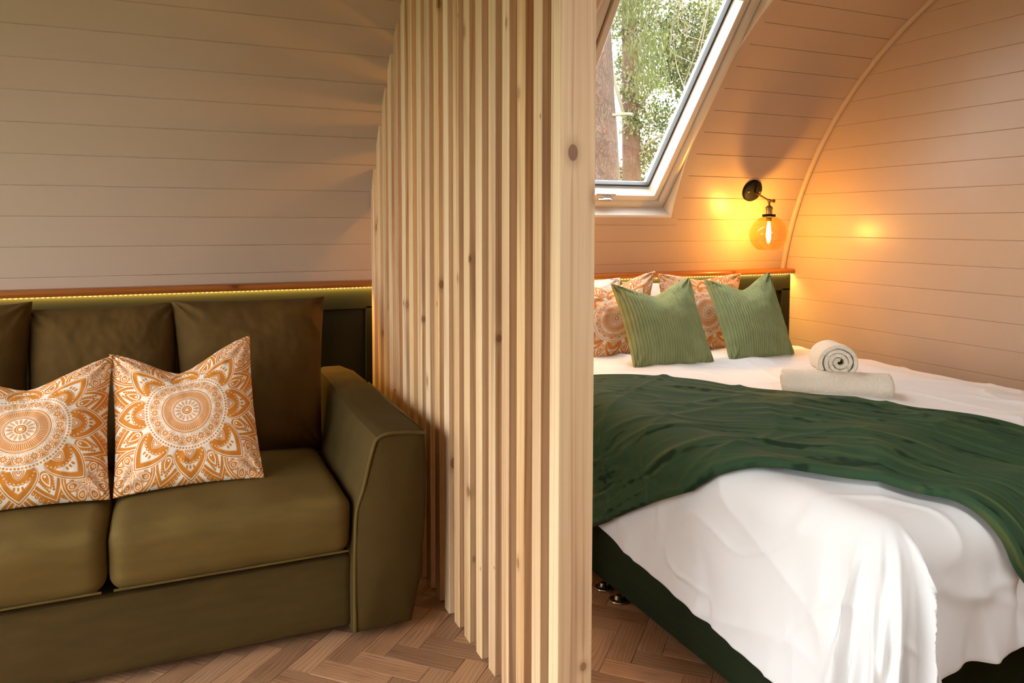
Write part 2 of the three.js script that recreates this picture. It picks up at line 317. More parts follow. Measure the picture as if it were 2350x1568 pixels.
for (let k = -2; k < 17; k++) {
  const a0 = A0 + pitch * (k - 1) + (k === -2 ? 0 : 0), a1 = A0 + pitch * k;
  const pieces = [];
  const lo = Math.max(a0, oc0), hi = Math.min(a1, oc1);
  if (lo >= hi) pieces.push(arcSlab(a0, a1, XL, XR, R, R + .014, .0016));
  else {
    pieces.push(arcSlab(a0, a1, XL, ox0, R, R + .014, .0016), arcSlab(a0, a1, ox1, XR, R, R + .014, .0016));
    if (lo > a0 + .004) pieces.push(arcSlab(a0, lo, ox0, ox1, R, R + .014, .0016));
    if (hi < a1 - .004) pieces.push(arcSlab(hi, a1, ox0, ox1, R, R + .014, .0016));
  }
  mesh('board', pieces.length > 1 ? mergeGeometries(pieces) : pieces[0], M.paint, a0 > .98 ? ceiling : wallBack);
}
// sheathing behind the boards, with the hole for the roof window
const shell = (a0, a1, x0, x1, seg) => arcSlab(a0, a1, x0, x1, R + .015, R + .075, 0, seg);
mesh('sheathing', mergeGeometries([shell(-.40, WIN.a0, XL - .1, XR + .1, 8), shell(WIN.a0, WIN.a1, XL - .1, WIN.x0 - .014, 8), shell(WIN.a0, WIN.a1, WIN.x1 + .014, XR + .1, 8), shell(WIN.a1, 1.15, XL - .1, XR + .1, 3)]), M.paintCore, wallBack);
mesh('sheathing', shell(1.15, Math.PI - 1.15, XL - .1, XR + .1, 14), M.paintCore, ceiling);
{
  const fs = (a0, a1, x0, x1, n) => arcSlab(Math.PI - a1, Math.PI - a0, x0, x1, R + .001, R + .075, 0, n);
  mesh('sheathing', mergeGeometries([fs(-.40, WIN.a0, XL - .1, XR + .1, 8), fs(WIN.a0, WIN.a1, XL - .1, .236, 8), fs(WIN.a0, WIN.a1, 1.0, XR + .1, 8), fs(WIN.a1, 1.15, XL - .1, XR + .1, 3)]), M.paintCore, wallFront);
}

// end wall behind the bed's right side, horizontal boards cut to the arch
const wallRight = structure(group('wall_right'));
const zEdge = (y, s) => Z0 + s * Math.sqrt(Math.max(.0004, (R + .012) ** 2 - (y - H0) ** 2));
for (let k = -9; k < 13; k++) {
  const y0 = 1.035 + .1115 * (k - 1), y1 = Math.min(y0 + .1115, 2.443); if (y1 - y0 < .02) continue;
  const j = .0014, prof = [[y0 + j * .12, j * 1.5], [y0 + j * 1.4, 0], [lerp(y0, y1, .35), 0], [lerp(y0, y1, .7), 0], [y1 - j * 1.4, 0], [y1 - j * .12, j * 1.5], [y1 - j * .12, .014], [lerp(y0, y1, .7), .014], [lerp(y0, y1, .35), .014], [y0 + j * .12, .014]];
  mesh('board', prismGeo(prof, (y, d, e) => V(XR + d, y, zEdge(y, e ? 1 : -1))), M.paint, wallRight);
}
mesh('sheathing', box(.06, 2.6, 3.9, .004, XR + .046, 1.24, Z0), M.paintCore, wallRight);
// curved moulding in the corner
{
  const pts = []; for (let k = 0; k <= 48; k++) { const q = arc(lerp(.17, 2.6, k / 48), R - .006); pts.push(V(XR - .012, q[0], q[1])); }
  structure(mesh('trim_1', tube(pts, .0155, 120, 10), M.paint));
}
// glazed gable at the left end: two door leaves and fixed side lights
const wallLeft = structure(group('wall_left'));
{
  const d0 = -2.95, d1 = -.10, hTop = 1.92, s = new THREE.Shape();
  for (let k = 0; k <= 40; k++) { const q = arc(lerp(-.395, Math.PI + .395, k / 40), R + .02); k ? s.lineTo(q[1], q[0]) : s.moveTo(q[1], q[0]); }
  const hole = new THREE.Path(); hole.moveTo(d0 + .0, .06); hole.lineTo(d1, .06); hole.lineTo(d1, hTop - .35); hole.lineTo(d1 - .45, hTop); hole.lineTo(d0 + .6, hTop); hole.lineTo(d0, hTop - .45); hole.closePath(); s.holes.push(hole);
  const g = new THREE.ExtrudeGeometry(s, { depth: .08, bevelEnabled: false }); g.rotateY(-Math.PI / 2);
  g.translate(XL, 0, 0); mesh('panel', g, M.paintCore, wallLeft);
  const door = structure(group('door_1'));
  for (const z of [-2.30, -1.52, -.75]) mesh('door_frame', box(.05, hTop - .06, .055, .006, XL - .04, hTop / 2 + .03, z), M.greenPaint, door);
  mesh('door_frame', box(.05, .055, d1 - d0, .006, XL - .04, .0875, (d0 + d1) / 2), M.greenPaint, door);
  mesh('pane', box(.004, hTop - .06, d1 - d0, .001, XL - .04, hTop / 2 + .03, (d0 + d1) / 2), M.pane, door);
}

// ---------------------------------------------------------------- floor: small herringbone planks
const floor = structure(group('floor'));
mesh('subfloor', box(XR - XL + .3, .08, 4.0, .002, (XL + XR) / 2, -.0465, Z0), oakTones[1], floor);
{
  const w = .0725, L = 3 * w, c = Math.SQRT1_2, vars = [];
  for (let k = 0; k < 8; k++) {
    const g = prismGeo([[.0006, 0], [w - .0006, 0], [w - .0006, .0052], [w - .0016, .006], [.0016, .006], [.0006, .0052]], (a, b, e) => V(a, b - .006, e ? L - .0006 : .0006), [1 / .3, 1 / .9], [rnd(), rnd()], .2);
    vars.push(g);
  }
  const list = [];
  for (let i = -60; i < 60; i++) for (let j = -20; j < 20; j++) for (const kind of [0, 1]) {
    let px = i * w + j * L, py = i * w - j * L; if (kind) py += w;
    // rotate by -45 degrees and shift
    const X = (px + py) * c - .296, Zp = (-px + py) * c - 2.109;
    const cx = X + (kind ? (w / 2 + L / 2) : (L / 2 + w / 2)) * c, cz = Zp + (kind ? (-w / 2 + L / 2) : (-L / 2 + w / 2)) * c;
    if (cx < -1.75 || cx > 1.9 || cz < -3.15 || cz > -.2) continue;
    const near = Math.min(Math.hypot(cx + .35, cz + 1.9), Math.hypot(cx - .4, cz + 1.75));
    list.push([near, kind, X, Zp]);
  }
  list.sort((a, b) => a[0] - b[0]);
  const rest = [];
  list.forEach(([, kind, X, Zp], n) => {
    // plank geometry spans x in [0,w], z in [0,L]; kind 1 runs along +y of the lattice, kind 0 along +x
    const g = vars[Math.floor(rnd() * 8)], m = oakTones[Math.floor(rnd() * 5)];
    const o = new THREE.Object3D(); o.position.set(X, 0, Zp);
    o.rotation.y = kind ? Math.PI / 4 : Math.PI * .75;
    if (!kind) o.position.set(X + w * c, 0, Zp + w * c);
    o.updateMatrix();
    if (n < 290) { const p = mesh('plank', g, m, floor); p.position.copy(o.position); p.rotation.copy(o.rotation); }
    else rest.push(g.clone().applyMatrix4(o.matrix));
  });
  mesh('planks_further_off', mergeGeometries(rest), oakTones[3], floor).userData.kind = 'stuff';
}

// ---------------------------------------------------------------- green panelling, ledge and LED strip along the back wall
const PZ = -3.214;
const panelling = structure(group('trim_2'));
mesh('top_rail', box(XR - XL, .105, .03, .003, (XL + XR) / 2, .905, PZ - .015), M.greenPaint, panelling);
mesh('bottom_rail', box(XR - XL, .14, .03, .003, (XL + XR) / 2, .07, PZ - .015), M.greenPaint, panelling);
for (const x of [-2.3, -1.55, -.78, .01, .62, 1.27, 1.92, 2.29]) mesh('stile', box(x > 2 || x < -2 ? .055 : .05, .735, .03, .003, x, .4975, PZ - .015), M.greenPaint, panelling);
for (const [a, b] of [[-2.3, -1.55], [-1.55, -.78], [-.78, .01], [.01, .62], [.62, 1.27], [1.27, 1.92], [1.92, 2.29]]) mesh('panel', box(b - a, .76, .012, .002, (a + b) / 2, .4975, PZ - .024), M.greenPaint, panelling);
{
  const t = tag(group('wooden_ledge', [0, .946, PZ]), 'long varnished orange-brown wooden ledge capping the dark green panelling', 'ledge');
  const prof = [[.032, .004], [.036, .012], [.034, .021], [.027, .025], [-.05, .025], [-.05, .010], [.024, .010], [.025, 0], [.029, 0]];
  mesh('nosing', prismGeo(prof, (z, y, e) => V(e ? XR - .002 : XL, y, z), [2, .41], [0, 0], .9), M.ledge, t);
  // warm LED strip tucked under the ledge
  const s = tag(group('led_strip', [0, .9495, PZ + .018]), 'thin warm LED strip glowing under the wooden ledge', 'LED strip');
  mesh('strip_body', box(XR - XL - .01, .002, .01, .0005, (XL + XR) / 2, .001, 0), M.ledBody, s);
  const dots = []; for (let x = XL + .02; x < XR - .01; x += .0166) dots.push(new THREE.CylinderGeometry(.0042, .0034, .008, 10).translate(x, -.004, 0));
  const d = mesh('diodes', mergeGeometries(dots), M.led, s); d.userData.kind = 'stuff';
  const l = new THREE.RectAreaLight(col(1, .60, .13), LED, XR - XL - .03, .011); l.position.set((XL + XR) / 2, -.0008, -.0112); l.name = 'led_strip_glow';
  l.rotation.set(-Math.PI / 2, 0, 0); s.add(l);
}

// ---------------------------------------------------------------- roof window
function roofWindow(name, WIN, mir) {
  const th = .675, win = structure(group(name));
  const n = [Math.sin(th), -Math.cos(th)], t = [Math.cos(th), Math.sin(th)];   // [height, z] outward and up the slope
  const at = (x, s, d) => V(x, H0 + n[0] * (R + d) + t[0] * s, Z0 + mir * (n[1] * (R + d) + t[1] * s));
  const S0 = -.590, S1 = .590, DF = -.030, XC = (WIN.x0 + WIN.x1) / 2, HW = (WIN.x1 - WIN.x0) / 2;
  // a straight member of given profile [[in-plane inset, depth], ...]: side k = bottom, right, top, left of a rectangle
  const ringGeo = (x0, x1, s0, s1, prof, crease = .5) => {
    const parts = [];
    const c = [[x0, s0, 1, 1], [x1, s0, -1, 1], [x1, s1, -1, -1], [x0, s1, 1, -1]];
    for (let k = 0; k < 4; k++) { const A = c[k], B = c[(k + 1) % 4]; parts.push(prismGeo(prof, (i, d, e) => { const q = e ? B : A; return at(q[0] + q[2] * i, q[1] + q[3] * i, d); }, [1, 1], [0, 0], crease)); }
    return parts;
  };
  // fixed frame with a rounded inner face
  for (const g of ringGeo(WIN.x0, WIN.x1, S0, S1, [[.0, .10], [.0, DF + .004], [.006, DF - .002], [.03, DF - .001], [.045, DF + .006], [.054, DF + .020], [.054, .10]], 1.0)) mesh('window_frame', g, M.frame, win);
  // sash
  const x0 = XC - .283, x1 = XC + .283, s0 = -.507, s1 = .478;
  for (const g of ringGeo(x0 - .028, x1 + .028, s0 - .036, s1 + .036, [[.0, .09], [0, DF + .002], [.002, DF], [.026, DF], [.028, DF + .002], [.030, .034], [.030, .09]])) mesh('window_sash', g, M.frame, win);
  for (const g of ringGeo(x0 + .002, x1 - .002, s0 + .002, s1 - .002, [[-.001, .034], [.009, .0335], [.010, .06], [-.001, .06]])) mesh('gasket', g, M.gasket, win);
  mesh('pane', prismGeo([[x0, s0], [x1, s0], [x1, s1], [x0, s1]], (x, s, e) => at(x, s, e ? .040 : .036), [1, 1], [0, 0], 0), M.pane, win);
  // opening handle on the bottom rail
  const hb = at(XC + .005, s0 - .03, DF), hg = new THREE.Group(); hg.name = 'window_handle'; win.add(hg); hg.position.copy(hb); hg.rotation.x = th - Math.PI / 2 + Math.PI / 2;
  const add = (nm, g) => { const m = mesh(nm, g, M.steel, hg); return m; };
  hg.rotation.x = mir > 0 ? -th : th; if (mir < 0) hg.scale.z = 1, hg.rotation.x = Math.PI + th;
  add('back_plate', box(.075, .03, .006, .003, 0, 0, .004)); add('grip', box(.11, .012, .012, .005, -.005, .0, .032)); add('grip', box(.014, .012, .03, .004, .03, 0, .018)); add('grip', box(.04, .02, .004, .002, 0, -.014, .022));
  // lining from the boards out to the frame
  const lin = (f0, f1, nseg) => gridGeo(nseg, 1, (u, v) => v ? f1(u) : f0(u));
  const onArc = (x, a, r = R) => { const q = arc(a, r); return V(x, q[0], Z0 + mir * (q[1] - Z0)); };
  const oc0 = WIN.a0 - WIN.cas / R, oc1 = WIN.a1 + WIN.cas / R, ox0 = WIN.x0 - WIN.cas, ox1 = WIN.x1 + WIN.cas;
  const slopeOf = (a) => { const q = arc(a); return (q[0] - H0) * t[0] + (q[1] - Z0) * t[1]; };
  for (const [x, sg] of [[WIN.x1, 1], [WIN.x0, -1]]) {
    const g = solidGeo(24, 1, (u, v) => { const a = lerp(WIN.a0, WIN.a1, u); return v ? at(x, slopeOf(a), DF + .06) : onArc(x, a); }, (u, v) => { const a = lerp(WIN.a0, WIN.a1, u); return v ? at(x + sg * .012, slopeOf(a), DF + .06) : onArc(x + sg * .012, a); });
    mesh('lining', toCreasedNormals(g, .5), M.lining, win);
  }
  for (const [a, sg] of [[WIN.a0, -1], [WIN.a1, 1]]) {
    const s = slopeOf(a), g = solidGeo(1, 1, (u, v) => { const x = lerp(WIN.x0 - .012, WIN.x1 + .012, u); return v ? at(x, s, DF + .06) : onArc(x, a); }, (u, v) => { const x = lerp(WIN.x0 - .012, WIN.x1 + .012, u); return v ? at(x, s + sg * .012, DF + .06) : onArc(x, a + sg * .012 / R); });
    mesh('lining', toCreasedNormals(g, .5), M.lining, win);
  }
  // flush casing strips round the opening
  for (const [a0, a1, xa, xb, sg] of [[oc0 + .0002, WIN.a0 - .012 / R, ox0, ox1, 2], [WIN.a1 + .012 / R, oc1 - .0002, ox0, ox1, 2], [WIN.a0 - .012 / R, WIN.a1 + .012 / R, ox0 + .0003, WIN.x0 - .012, 16], [WIN.a0 - .012 / R, WIN.a1 + .012 / R, WIN.x1 + .012, ox1 - .0003, 16]]) mesh('casing', arcSlab(mir > 0 ? a0 : Math.PI - a1, mir > 0 ? a1 : Math.PI - a0, xa, xb, R - .0005, R + .014, .0008, sg), M.paint, win);
}
roofWindow('window_1', WIN, 1);
roofWindow('added_window_2', { ...WIN, x0: .25, x1: .986 }, -1);  // added front window, out of view, to light the slat fronts and bed

// ---------------------------------------------------------------- slatted timber screen
{
  const t = tag(group('slat_screen'), 'tall screen of upright pale pine battens between sofa and bed', 'slat screen');
  const w = .0875, d = .045, p = .091, ch = .0016;
  for (let k = 0; k < 19; k++) {
    const zf = -1.4777 - p * k, du = rnd(), dv = rnd();
    const jx = k ? rr(-.0015, .0015) : 0;
    const prof = chamferRect(w, d, ch).map(([a, b]) => [a + jx, zf - d + b]);
    const g = prismGeo(prof, (x, z, e) => V(x, e ? Math.min(2.6, H0 + Math.sqrt(Math.max(.01, (R - .001) ** 2 - (z - Z0) ** 2))) : .001, z), [1 / .5, 1 / 2.45], [du, dv], .2);
    mesh('slat', g, pineTones[[1, 0, 3, 1, 4, 0, 2, 5, 1, 3][k % 10]], t);
  }
}

// ---------------------------------------------------------------- cushions
function pillowGeo({ bl, br, tr, tl, T, back = .6, pinch = .07, p = 2.3, q = .62, dip = 0, u0 = .5, dw = .18, wr = .004, ridges = 0, ra = .0022, nu = 72, nv = 72, seed = 0, sag = 0 }) {
  const BL = V(...bl), BR = V(...br), TR = V(...tr), TL = V(...tl);
  const ex = BR.clone().sub(BL).add(TR).sub(TL).normalize(), ey = TL.clone().sub(BL).add(TR).sub(BR).normalize(), nn = ex.clone().cross(ey).normalize();
  const base = (u, v) => {
    const a = 2 * u - 1, b = 2 * v - 1, us = .5 + a / 2 * (1 - pinch * (1 - b * b)), vs = .5 + b / 2 * (1 - pinch * (1 - a * a)) - (sag ? sag * (1 - a * a) * (1 - v) * 0 : 0);
    const A = BL.clone().lerp(BR, us), B = TL.clone().lerp(TR, us); A.lerp(B, vs);
    const g = Math.exp(-Math.pow((u - u0) / dw, 2));
    const sharp = Math.max(0, 1 - Math.abs(u - u0) / (dw * 1.9));
    if (dip) A.addScaledVector(ey, -dip * lerp(g, sharp, .5) * Math.pow(v, 3));
    return [A, a, b, g];
  };
  const side = (sgn) => (u, v) => {
    const [A, a, b, g] = base(u, v);
    const f = Math.pow(Math.max(0, 1 - Math.pow(Math.abs(a), p)), q) * Math.pow(Math.max(0, 1 - Math.pow(Math.abs(b), p)), q);
    let t = T * f; if (dip) t *= 1 - .55 * g * sstep(.55, 1, v);
    const e = Math.pow(f, .4) * (1 - .6 * f);
    t += wr * e * (N(u * 9 + seed, v * 9, seed) * 1.4 + N(u * 22, v * 20 + seed, 3 + seed)) + wr * 1.3 * f * N(u * 4 + seed, v * 4, 7 + seed);
    // gathers running in from the corners
    const cr = Math.min(Math.hypot(1 - Math.abs(a), 1 - Math.abs(b)), 1), ang = Math.atan2(1 - Math.abs(b), 1 - Math.abs(a));
    t += wr * 1.1 * Math.sin(ang * 11 + seed) * sstep(.0, .12, cr) * (1 - sstep(.2, .6, cr));
    if (ridges && sgn > 0) t += ra * (2 * Math.sqrt(Math.abs(Math.cos(Math.PI * ridges * u))) - 1.3) * sstep(0, .05, f);
    t = Math.max(t, 0) + .0025;
    return A.addScaledVector(nn, sgn > 0 ? t : -t * back);
  };
  return solidGeo(nu, nv, side(1), side(-1));
}

// ---------------------------------------------------------------- sofa
{
  const t = tag(group('sofa'), 'olive green velvet two-seat sofa standing left of the slatted screen', 'sofa');
  mesh('base', padGeo(1.30, .215, .90, .018, [0, 0, .004], 50).translate(-.945, .1355, -2.655), M.velvetShaded, t);
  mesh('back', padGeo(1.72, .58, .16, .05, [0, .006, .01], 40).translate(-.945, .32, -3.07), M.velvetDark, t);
  const armSection = (z) => {     // closed outline in x, y for the right arm
    const lift = .035 * sstep(-2.45, -2.95, z), sw = .012 * (1 - sstep(-2.16, -2.3, z) * 0);
    return [[-.128, .022], [-.100, .16], [-.084, .34], [-.080, .50], [-.083, .585], [-.095, .600 + lift * .4], [-.15, .604 + lift], [-.215, .604 + lift], [-.236, .597 + lift], [-.247, .575 + lift], [-.272, .47], [-.296, .40], [-.303, .28], [-.306, .15], [-.306, .022]];
  };
  const mk = (mirror) => {
    const zs = [-2.162, -2.166, -2.172, -2.182, -2.2, -2.3, -2.45, -2.6, -2.75, -2.9, -3.02, -3.10];
    const dense = (z, shrink) => {
      const o = armSection(z), out = []; const cx = -.19, cy = .31;
      for (let k = 0; k < o.length; k++) { const a = o[k], b = o[(k + 1) % o.length]; for (let q = 0; q < 4; q++) { const x = lerp(a[0], b[0], q / 4), y = lerp(a[1], b[1], q / 4); out.push([x + Math.sign(cx - x) * Math.min(shrink, Math.abs(cx - x)), y + Math.sign(cy - y) * Math.min(shrink, Math.abs(cy - y))]); } }
      return out;
    };
    const rows = zs.map((z, i) => dense(z, [.016, .008, .003, .001][i] ?? 0).map(([x, y]) => V(mirror ? -1.89 - x : x, y, z + .006 * Math.sin(Math.max(0, y) * 5) * (i < 4 ? 1 : 0))));
    const nr = rows.length, nc = rows[0].length, p = [], uv = [], ix = [];
    rows.forEach((r, i) => { r.forEach((q, k) => { p.push(q.x, q.y, q.z); uv.push(q.x - q.z, q.y); }); });
    for (let i = 0; i < nr - 1; i++) for (let k = 0; k < nc; k++) { const a = i * nc + k, b = i * nc + (k + 1) % nc, c = a + nc, d = b + nc; mirror ? ix.push(a, c, b, b, c, d) : ix.push(a, b, c, b, d, c); }
    // front face: pulled slightly forward in the middle
    const c0 = p.length / 3, cz = -2.150; p.push(mirror ? -1.70 : -.19, .31, cz); uv.push((mirror ? -1.70 : -.19) - cz, .31);
    for (let k = 0; k < nc; k++) { mirror ? ix.push(k, (k + 1) % nc, c0) : ix.push((k + 1) % nc, k, c0); }
    const g = new THREE.BufferGeometry(); g.setAttribute('position', new THREE.Float32BufferAttribute(p, 3)); g.setAttribute('uv', new THREE.Float32BufferAttribute(uv, 2)); g.setIndex(ix);
    return toCreasedNormals(g, .75);
  };
  const armR = mesh('arm', mk(false), M.velvetShaded, t), armL = mesh('arm', mk(true), M.velvetShaded, t);
  const pipe = [[-.088, .592], [-.15, .600], [-.212, .600], [-.236, .588], [-.252, .545], [-.276, .45], [-.296, .385], [-.301, .30], [-.304, .2], [-.304, .03]];
  const pp = mesh('piping', tube(pipe.map(([x, y]) => V(x + .003, y, -2.163)), .0052, 80, 8), M.velvet, armR); pp.userData.label = 'olive velvet piping along the front edge of the arm';
  mesh('piping', tube([V(-.087, .592, -2.165), V(-.086, .597, -2.4), V(-.088, .603, -2.6), V(-.092, .612, -2.85)], .0035, 40, 8), M.velvet, armR);
  for (const [xa, xb] of [[-.930, -.303], [-1.575, -.934]]) {
    const w = xb - xa, g = padGeo(w, .175, .80, .045, [.004, .014, .012], 60), Q = g.attributes.position;
    for (let i = 0; i < Q.count; i++) { const x = Q.getX(i), y = Q.getY(i), z = Q.getZ(i); Q.setY(i, y + .004 * N(x * 7 + xa, z * 7, 3) + .004 * (z > .2 ? N(x * 5, y * 9, 9 + xa) : 0)); Q.setZ(i, z + (z > 0 ? .004 * N(x * 8 + xa, y * 6, 1) + .012 * (y / .0875) * .5 : 0)); }
    g.computeVertexNormals();
    const s = mesh('seat_cushion', g.translate((xa + xb) / 2, .342, -2.570), M.velvet, t);
    const y0 = .342 + .072, e = [];
    mesh('piping', tube([V(xa + .012, .268, -2.178), V(xb - .012, .268, -2.178)], .0035, 30, 6), M.velvet, s);
  }
  const BC = [
    [{ bl: [-.745, .40, -2.75], br: [-.285, .40, -2.75], tr: [-.238, .935, -2.94], tl: [-.765, .94, -2.94], T: .13, seed: 3, wr: .0045, pinch: .035 }],
    [{ bl: [-1.19, .40, -2.76], br: [-.74, .40, -2.76], tr: [-.745, .935, -2.965], tl: [-1.205, .925, -2.96], T: .12, seed: 8, wr: .0045, pinch: .04 }],
    [{ bl: [-1.60, .40, -2.74], br: [-1.18, .40, -2.74], tr: [-1.178, .955, -2.92], tl: [-1.62, .94, -2.94], T: .13, seed: 14, wr: .0045, pinch: .05 }]];
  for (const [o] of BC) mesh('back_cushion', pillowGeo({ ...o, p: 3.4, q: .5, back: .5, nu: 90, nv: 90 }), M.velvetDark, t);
}
// patterned cushions on the sofa
tag(mesh('patterned_cushion', pillowGeo({ bl: [-.928, .437, -2.40], br: [-.520, .440, -2.405], tr: [-.535, .846, -2.62], tl: [-.940, .818, -2.61], T: .075, dip: .085, u0: .47, dw: .26, seed: 2, wr: .004, pinch: .05, nu: 90, nv: 90 }), M.print), 'orange and white mandala-print cushion with a chopped top, nearest the sofa arm', 'cushion', 'mandala cushions on the sofa');
tag(mesh('patterned_cushion', pillowGeo({ bl: [-1.365, .440, -2.375], br: [-.935, .437, -2.395], tr: [-.930, .815, -2.60], tl: [-1.36, .80, -2.58], T: .08, dip: .075, u0: .5, dw: .28, seed: 5, wr: .004, pinch: .05, nu: 90, nv: 90 }), M.print), 'orange and white mandala-print cushion cut off by the left edge of the photo', 'cushion', 'mandala cushions on the sofa');

// ---------------------------------------------------------------- bed
const BED = { xa: .585, xb: 2.03, zf: -1.125, rf: .075 };
const bedTop = (x, z) => .588 + .044 * sstep(0, .30, Math.min(x - BED.xa, BED.xb - x, BED.zf - z)) ;
// cloth folds that run down from the edge: [place along the edge, width, height, slant, drop where it starts]
const FOLDS = []; for (let k = 0; k < 62; k++) { const s0 = -1.9 + k * .055 + rr(-.02, .02), big = s0 > -.12; FOLDS.push([s0, big ? rr(.018, .042) : rr(.012, .03), (big ? rr(.012, .040) : rr(.001, .007)) * (k % 3 === 1 ? -.8 : 1), rr(-.35, .25), big ? rr(-.02, .14) : rr(.10, .3)]); }
function onBed(px, pz, off) {
  const { xa, xb, zf, rf } = BED;
  const cx = clamp(px, xa, xb), cz = Math.min(pz, zf), dx = px - cx, dz = pz - cz, d = Math.hypot(dx, dz);
  const top = bedTop(cx, cz);
  if (d < 1e-6) return V(px, top + off, pz);
  const nx = dx / d, nz = dz / d, th = Math.min(d / rf, Math.PI / 2), rest = Math.max(0, d - rf * Math.PI / 2);
  const fi = Math.atan2(nz, dx < 0 ? -nx : nx), s = (cz - zf) + .38 * fi + (cx - xa);
  const corner = dx && dz ? Math.sin(2 * fi) : 0;
  let out = rf * Math.sin(th) + off * Math.sin(th) + rest * (.06 + .10 * corner), y = top - rf * (1 - Math.cos(th)) + off * Math.cos(th) - rest * .985, f = 0, sl = 0;
  if (dx <= 0) for (const [s0, w, h, slant, d0] of FOLDS) { const q = (s - s0 - slant * d) / w; if (Math.abs(q) < 3) { const g = Math.exp(-q * q) * sstep(d0, d0 + .22, d) * h; f += g; } }
  f += sstep(.05, .4, d) * .022 * N(s * 3.1, d * 1.5, 5) * (s > -.15 ? 1 : .25);
  out += f * (1 + .5 * corner);
  return V(cx + nx * out, Math.max(.004 + off, y), cz + nz * out);
}
const hump = (x, z) => .010 * N(x * 3.2, z * 3.2, 1) + .005 * N(x * 8, z * 6, 4) + .006 * Math.pow(Math.max(0, 1 - Math.abs(N(x * 2.4 + z, z * 2.2 - x, 8)) * 7), 2) + .005 * Math.pow(Math.max(0, 1 - Math.abs(N(x * 4 - z * 2, z * 3, 18)) * 9), 2);
{
  const t = tag(group('bed', [1.27, 0, -2.15]), 'double bed with dark green velvet divan base on low chrome feet', 'bed');
  const b = mesh('divan_base', padGeo(1.49, .325, 2.0, .02, [0, 0, 0], 30).translate(-.0, .1825, -.02), M.divan, t);
  b.position.x = .0;
  mesh('mattress', padGeo(1.42, .22, 1.98, .06, [0, .01, 0], 30).translate(0, .455, -.02), M.cotton, t);
  for (const [x, z] of [[-.748, -.005], [-.748, .088], [-.70, .90], [-.70, -.90], [.68, -.90], [.68, .9]]) mesh('foot', lathe([[0, .0], [.023, 0], [.028, .003], [.0285, .007], [.026, .009], [.012, .010], [.010, .021], [0, .021]], 28).translate(x, .001, z), M.chrome, t);
}
{
  // white duvet: a rectangle draped over the mattress
  const C = [[.285, -3.12], [2.36, -3.12], [.06, -.79], [2.36, -.80]];
  const plan = (u, v) => { const x = lerp(lerp(C[0][0], C[1][0], u), lerp(C[2][0], C[3][0], u), v), z = lerp(lerp(C[0][1], C[1][1], u), lerp(C[2][1], C[3][1], u), v); return [x, z]; };
  const f = (o) => (u, v) => { const [x, z] = plan(u, v); const e = Math.min(u, 1 - u, 1 - v) * 60; return onBed(x, z, .018 + hump(x, z) - (o ? 0 : .012 * clamp(e)) - (o ? 0 : .003)); };
  tag(mesh('duvet', solidGeo(430, 300, f(1), f(0)), M.cotton), 'crumpled white cotton duvet draped over the bed and hanging at its foot', 'duvet');
}
{
  const e = [.493, .87], m = [.87, -.493], q0 = 1.205, q1 = 1.805, w0 = -2.03, w1 = -.42;
  const pt = (u, v) => { const w = lerp(w0, w1, u), q = lerp(q0, q1, v) + .012 * N(u * 5, v < .5 ? 0 : 9, 2) * (v < .1 || v > .9 ? 1 : .5); return [e[0] * w + m[0] * q, e[1] * w + m[1] * q]; };
  const CREASES = []; for (let k = 0; k < 30; k++) { const ua = rr(-.1, .8); CREASES.push([rr(.04, .96), rr(-.18, .12), rr(.006, .018), rr(.002, .0065), ua, ua + rr(.2, .6)]); }
  const f = (o) => (u, v) => {
    const [x, z] = pt(u, v); let wv = .004 + .0035 * N(u * 4, v * 5, 3) + .0015 * N(u * 8, v * 16, 5);
    for (const [v0, sl, w, h, ua, ub] of CREASES) { const q = (v - v0 - sl * (u - .5) - .02 * N(u * 5, v0 * 9, 1)) / w; if (Math.abs(q) < 3) wv += h * Math.exp(-q * q) * sstep(ua, ua + .12, u) * (1 - sstep(ub - .12, ub, u)); }
    const hem = Math.min(u * 1.7, (1 - u) * 1.7, v * .74, (1 - v) * .74), edge = clamp(hem / .012);
    return onBed(x, z, .018 + hump(x, z) + (o ? .020 + .008 * edge + wv + .005 * (1 - clamp((hem - .012) / .02)) : .012 + wv));
  };
  const g = solidGeo(260, 130, f(1), f(0));
  tag(mesh('throw_blanket', g, M.throwM), 'dark green velvety throw laid slantwise across the white duvet', 'throw');
}
// pillows and cushions at the head of the bed
tag(mesh('pillow', pillowGeo({ bl: [.62, .62, -3.02], br: [1.17, .62, -3.02], tr: [1.19, .955, -3.14], tl: [.61, .95, -3.14], T: .07, seed: 21, wr: .006, nu: 50, nv: 50 }), M.cotton), 'white bed pillow upright behind the left-hand cushions of the bed', 'pillow', 'white pillows at the headboard');
tag(mesh('pillow', pillowGeo({ bl: [1.20, .62, -3.02], br: [1.70, .62, -3.02], tr: [1.70, .93, -3.14], tl: [1.20, .935, -3.14], T: .07, seed: 24, wr: .006, nu: 50, nv: 50 }), M.cotton), 'white bed pillow upright behind the right-hand cushions of the bed', 'pillow', 'white pillows at the headboard');
tag(mesh('patterned_cushion', pillowGeo({ bl: [.72, .61, -2.80], br: [1.12, .61, -2.83], tr: [1.262, .998, -2.95], tl: [.80, .94, -2.95], T: .07, dip: .04, seed: 31, wr: .005, nu: 70, nv: 70 }), M.print), 'tilted orange mandala-print cushion on the bed beside the slatted screen', 'cushion', 'mandala cushions on the bed');
tag(mesh('patterned_cushion', pillowGeo({ bl: [1.20, .605, -2.80], br: [1.58, .605, -2.80], tr: [1.745, .975, -2.94], tl: [1.265, .985, -2.94], T: .07, dip: .02, seed: 36, wr: .005, nu: 70, nv: 70 }), M.print), 'orange mandala-print cushion mostly hidden between the two green corduroy cushions', 'cushion', 'mandala cushions on the bed');
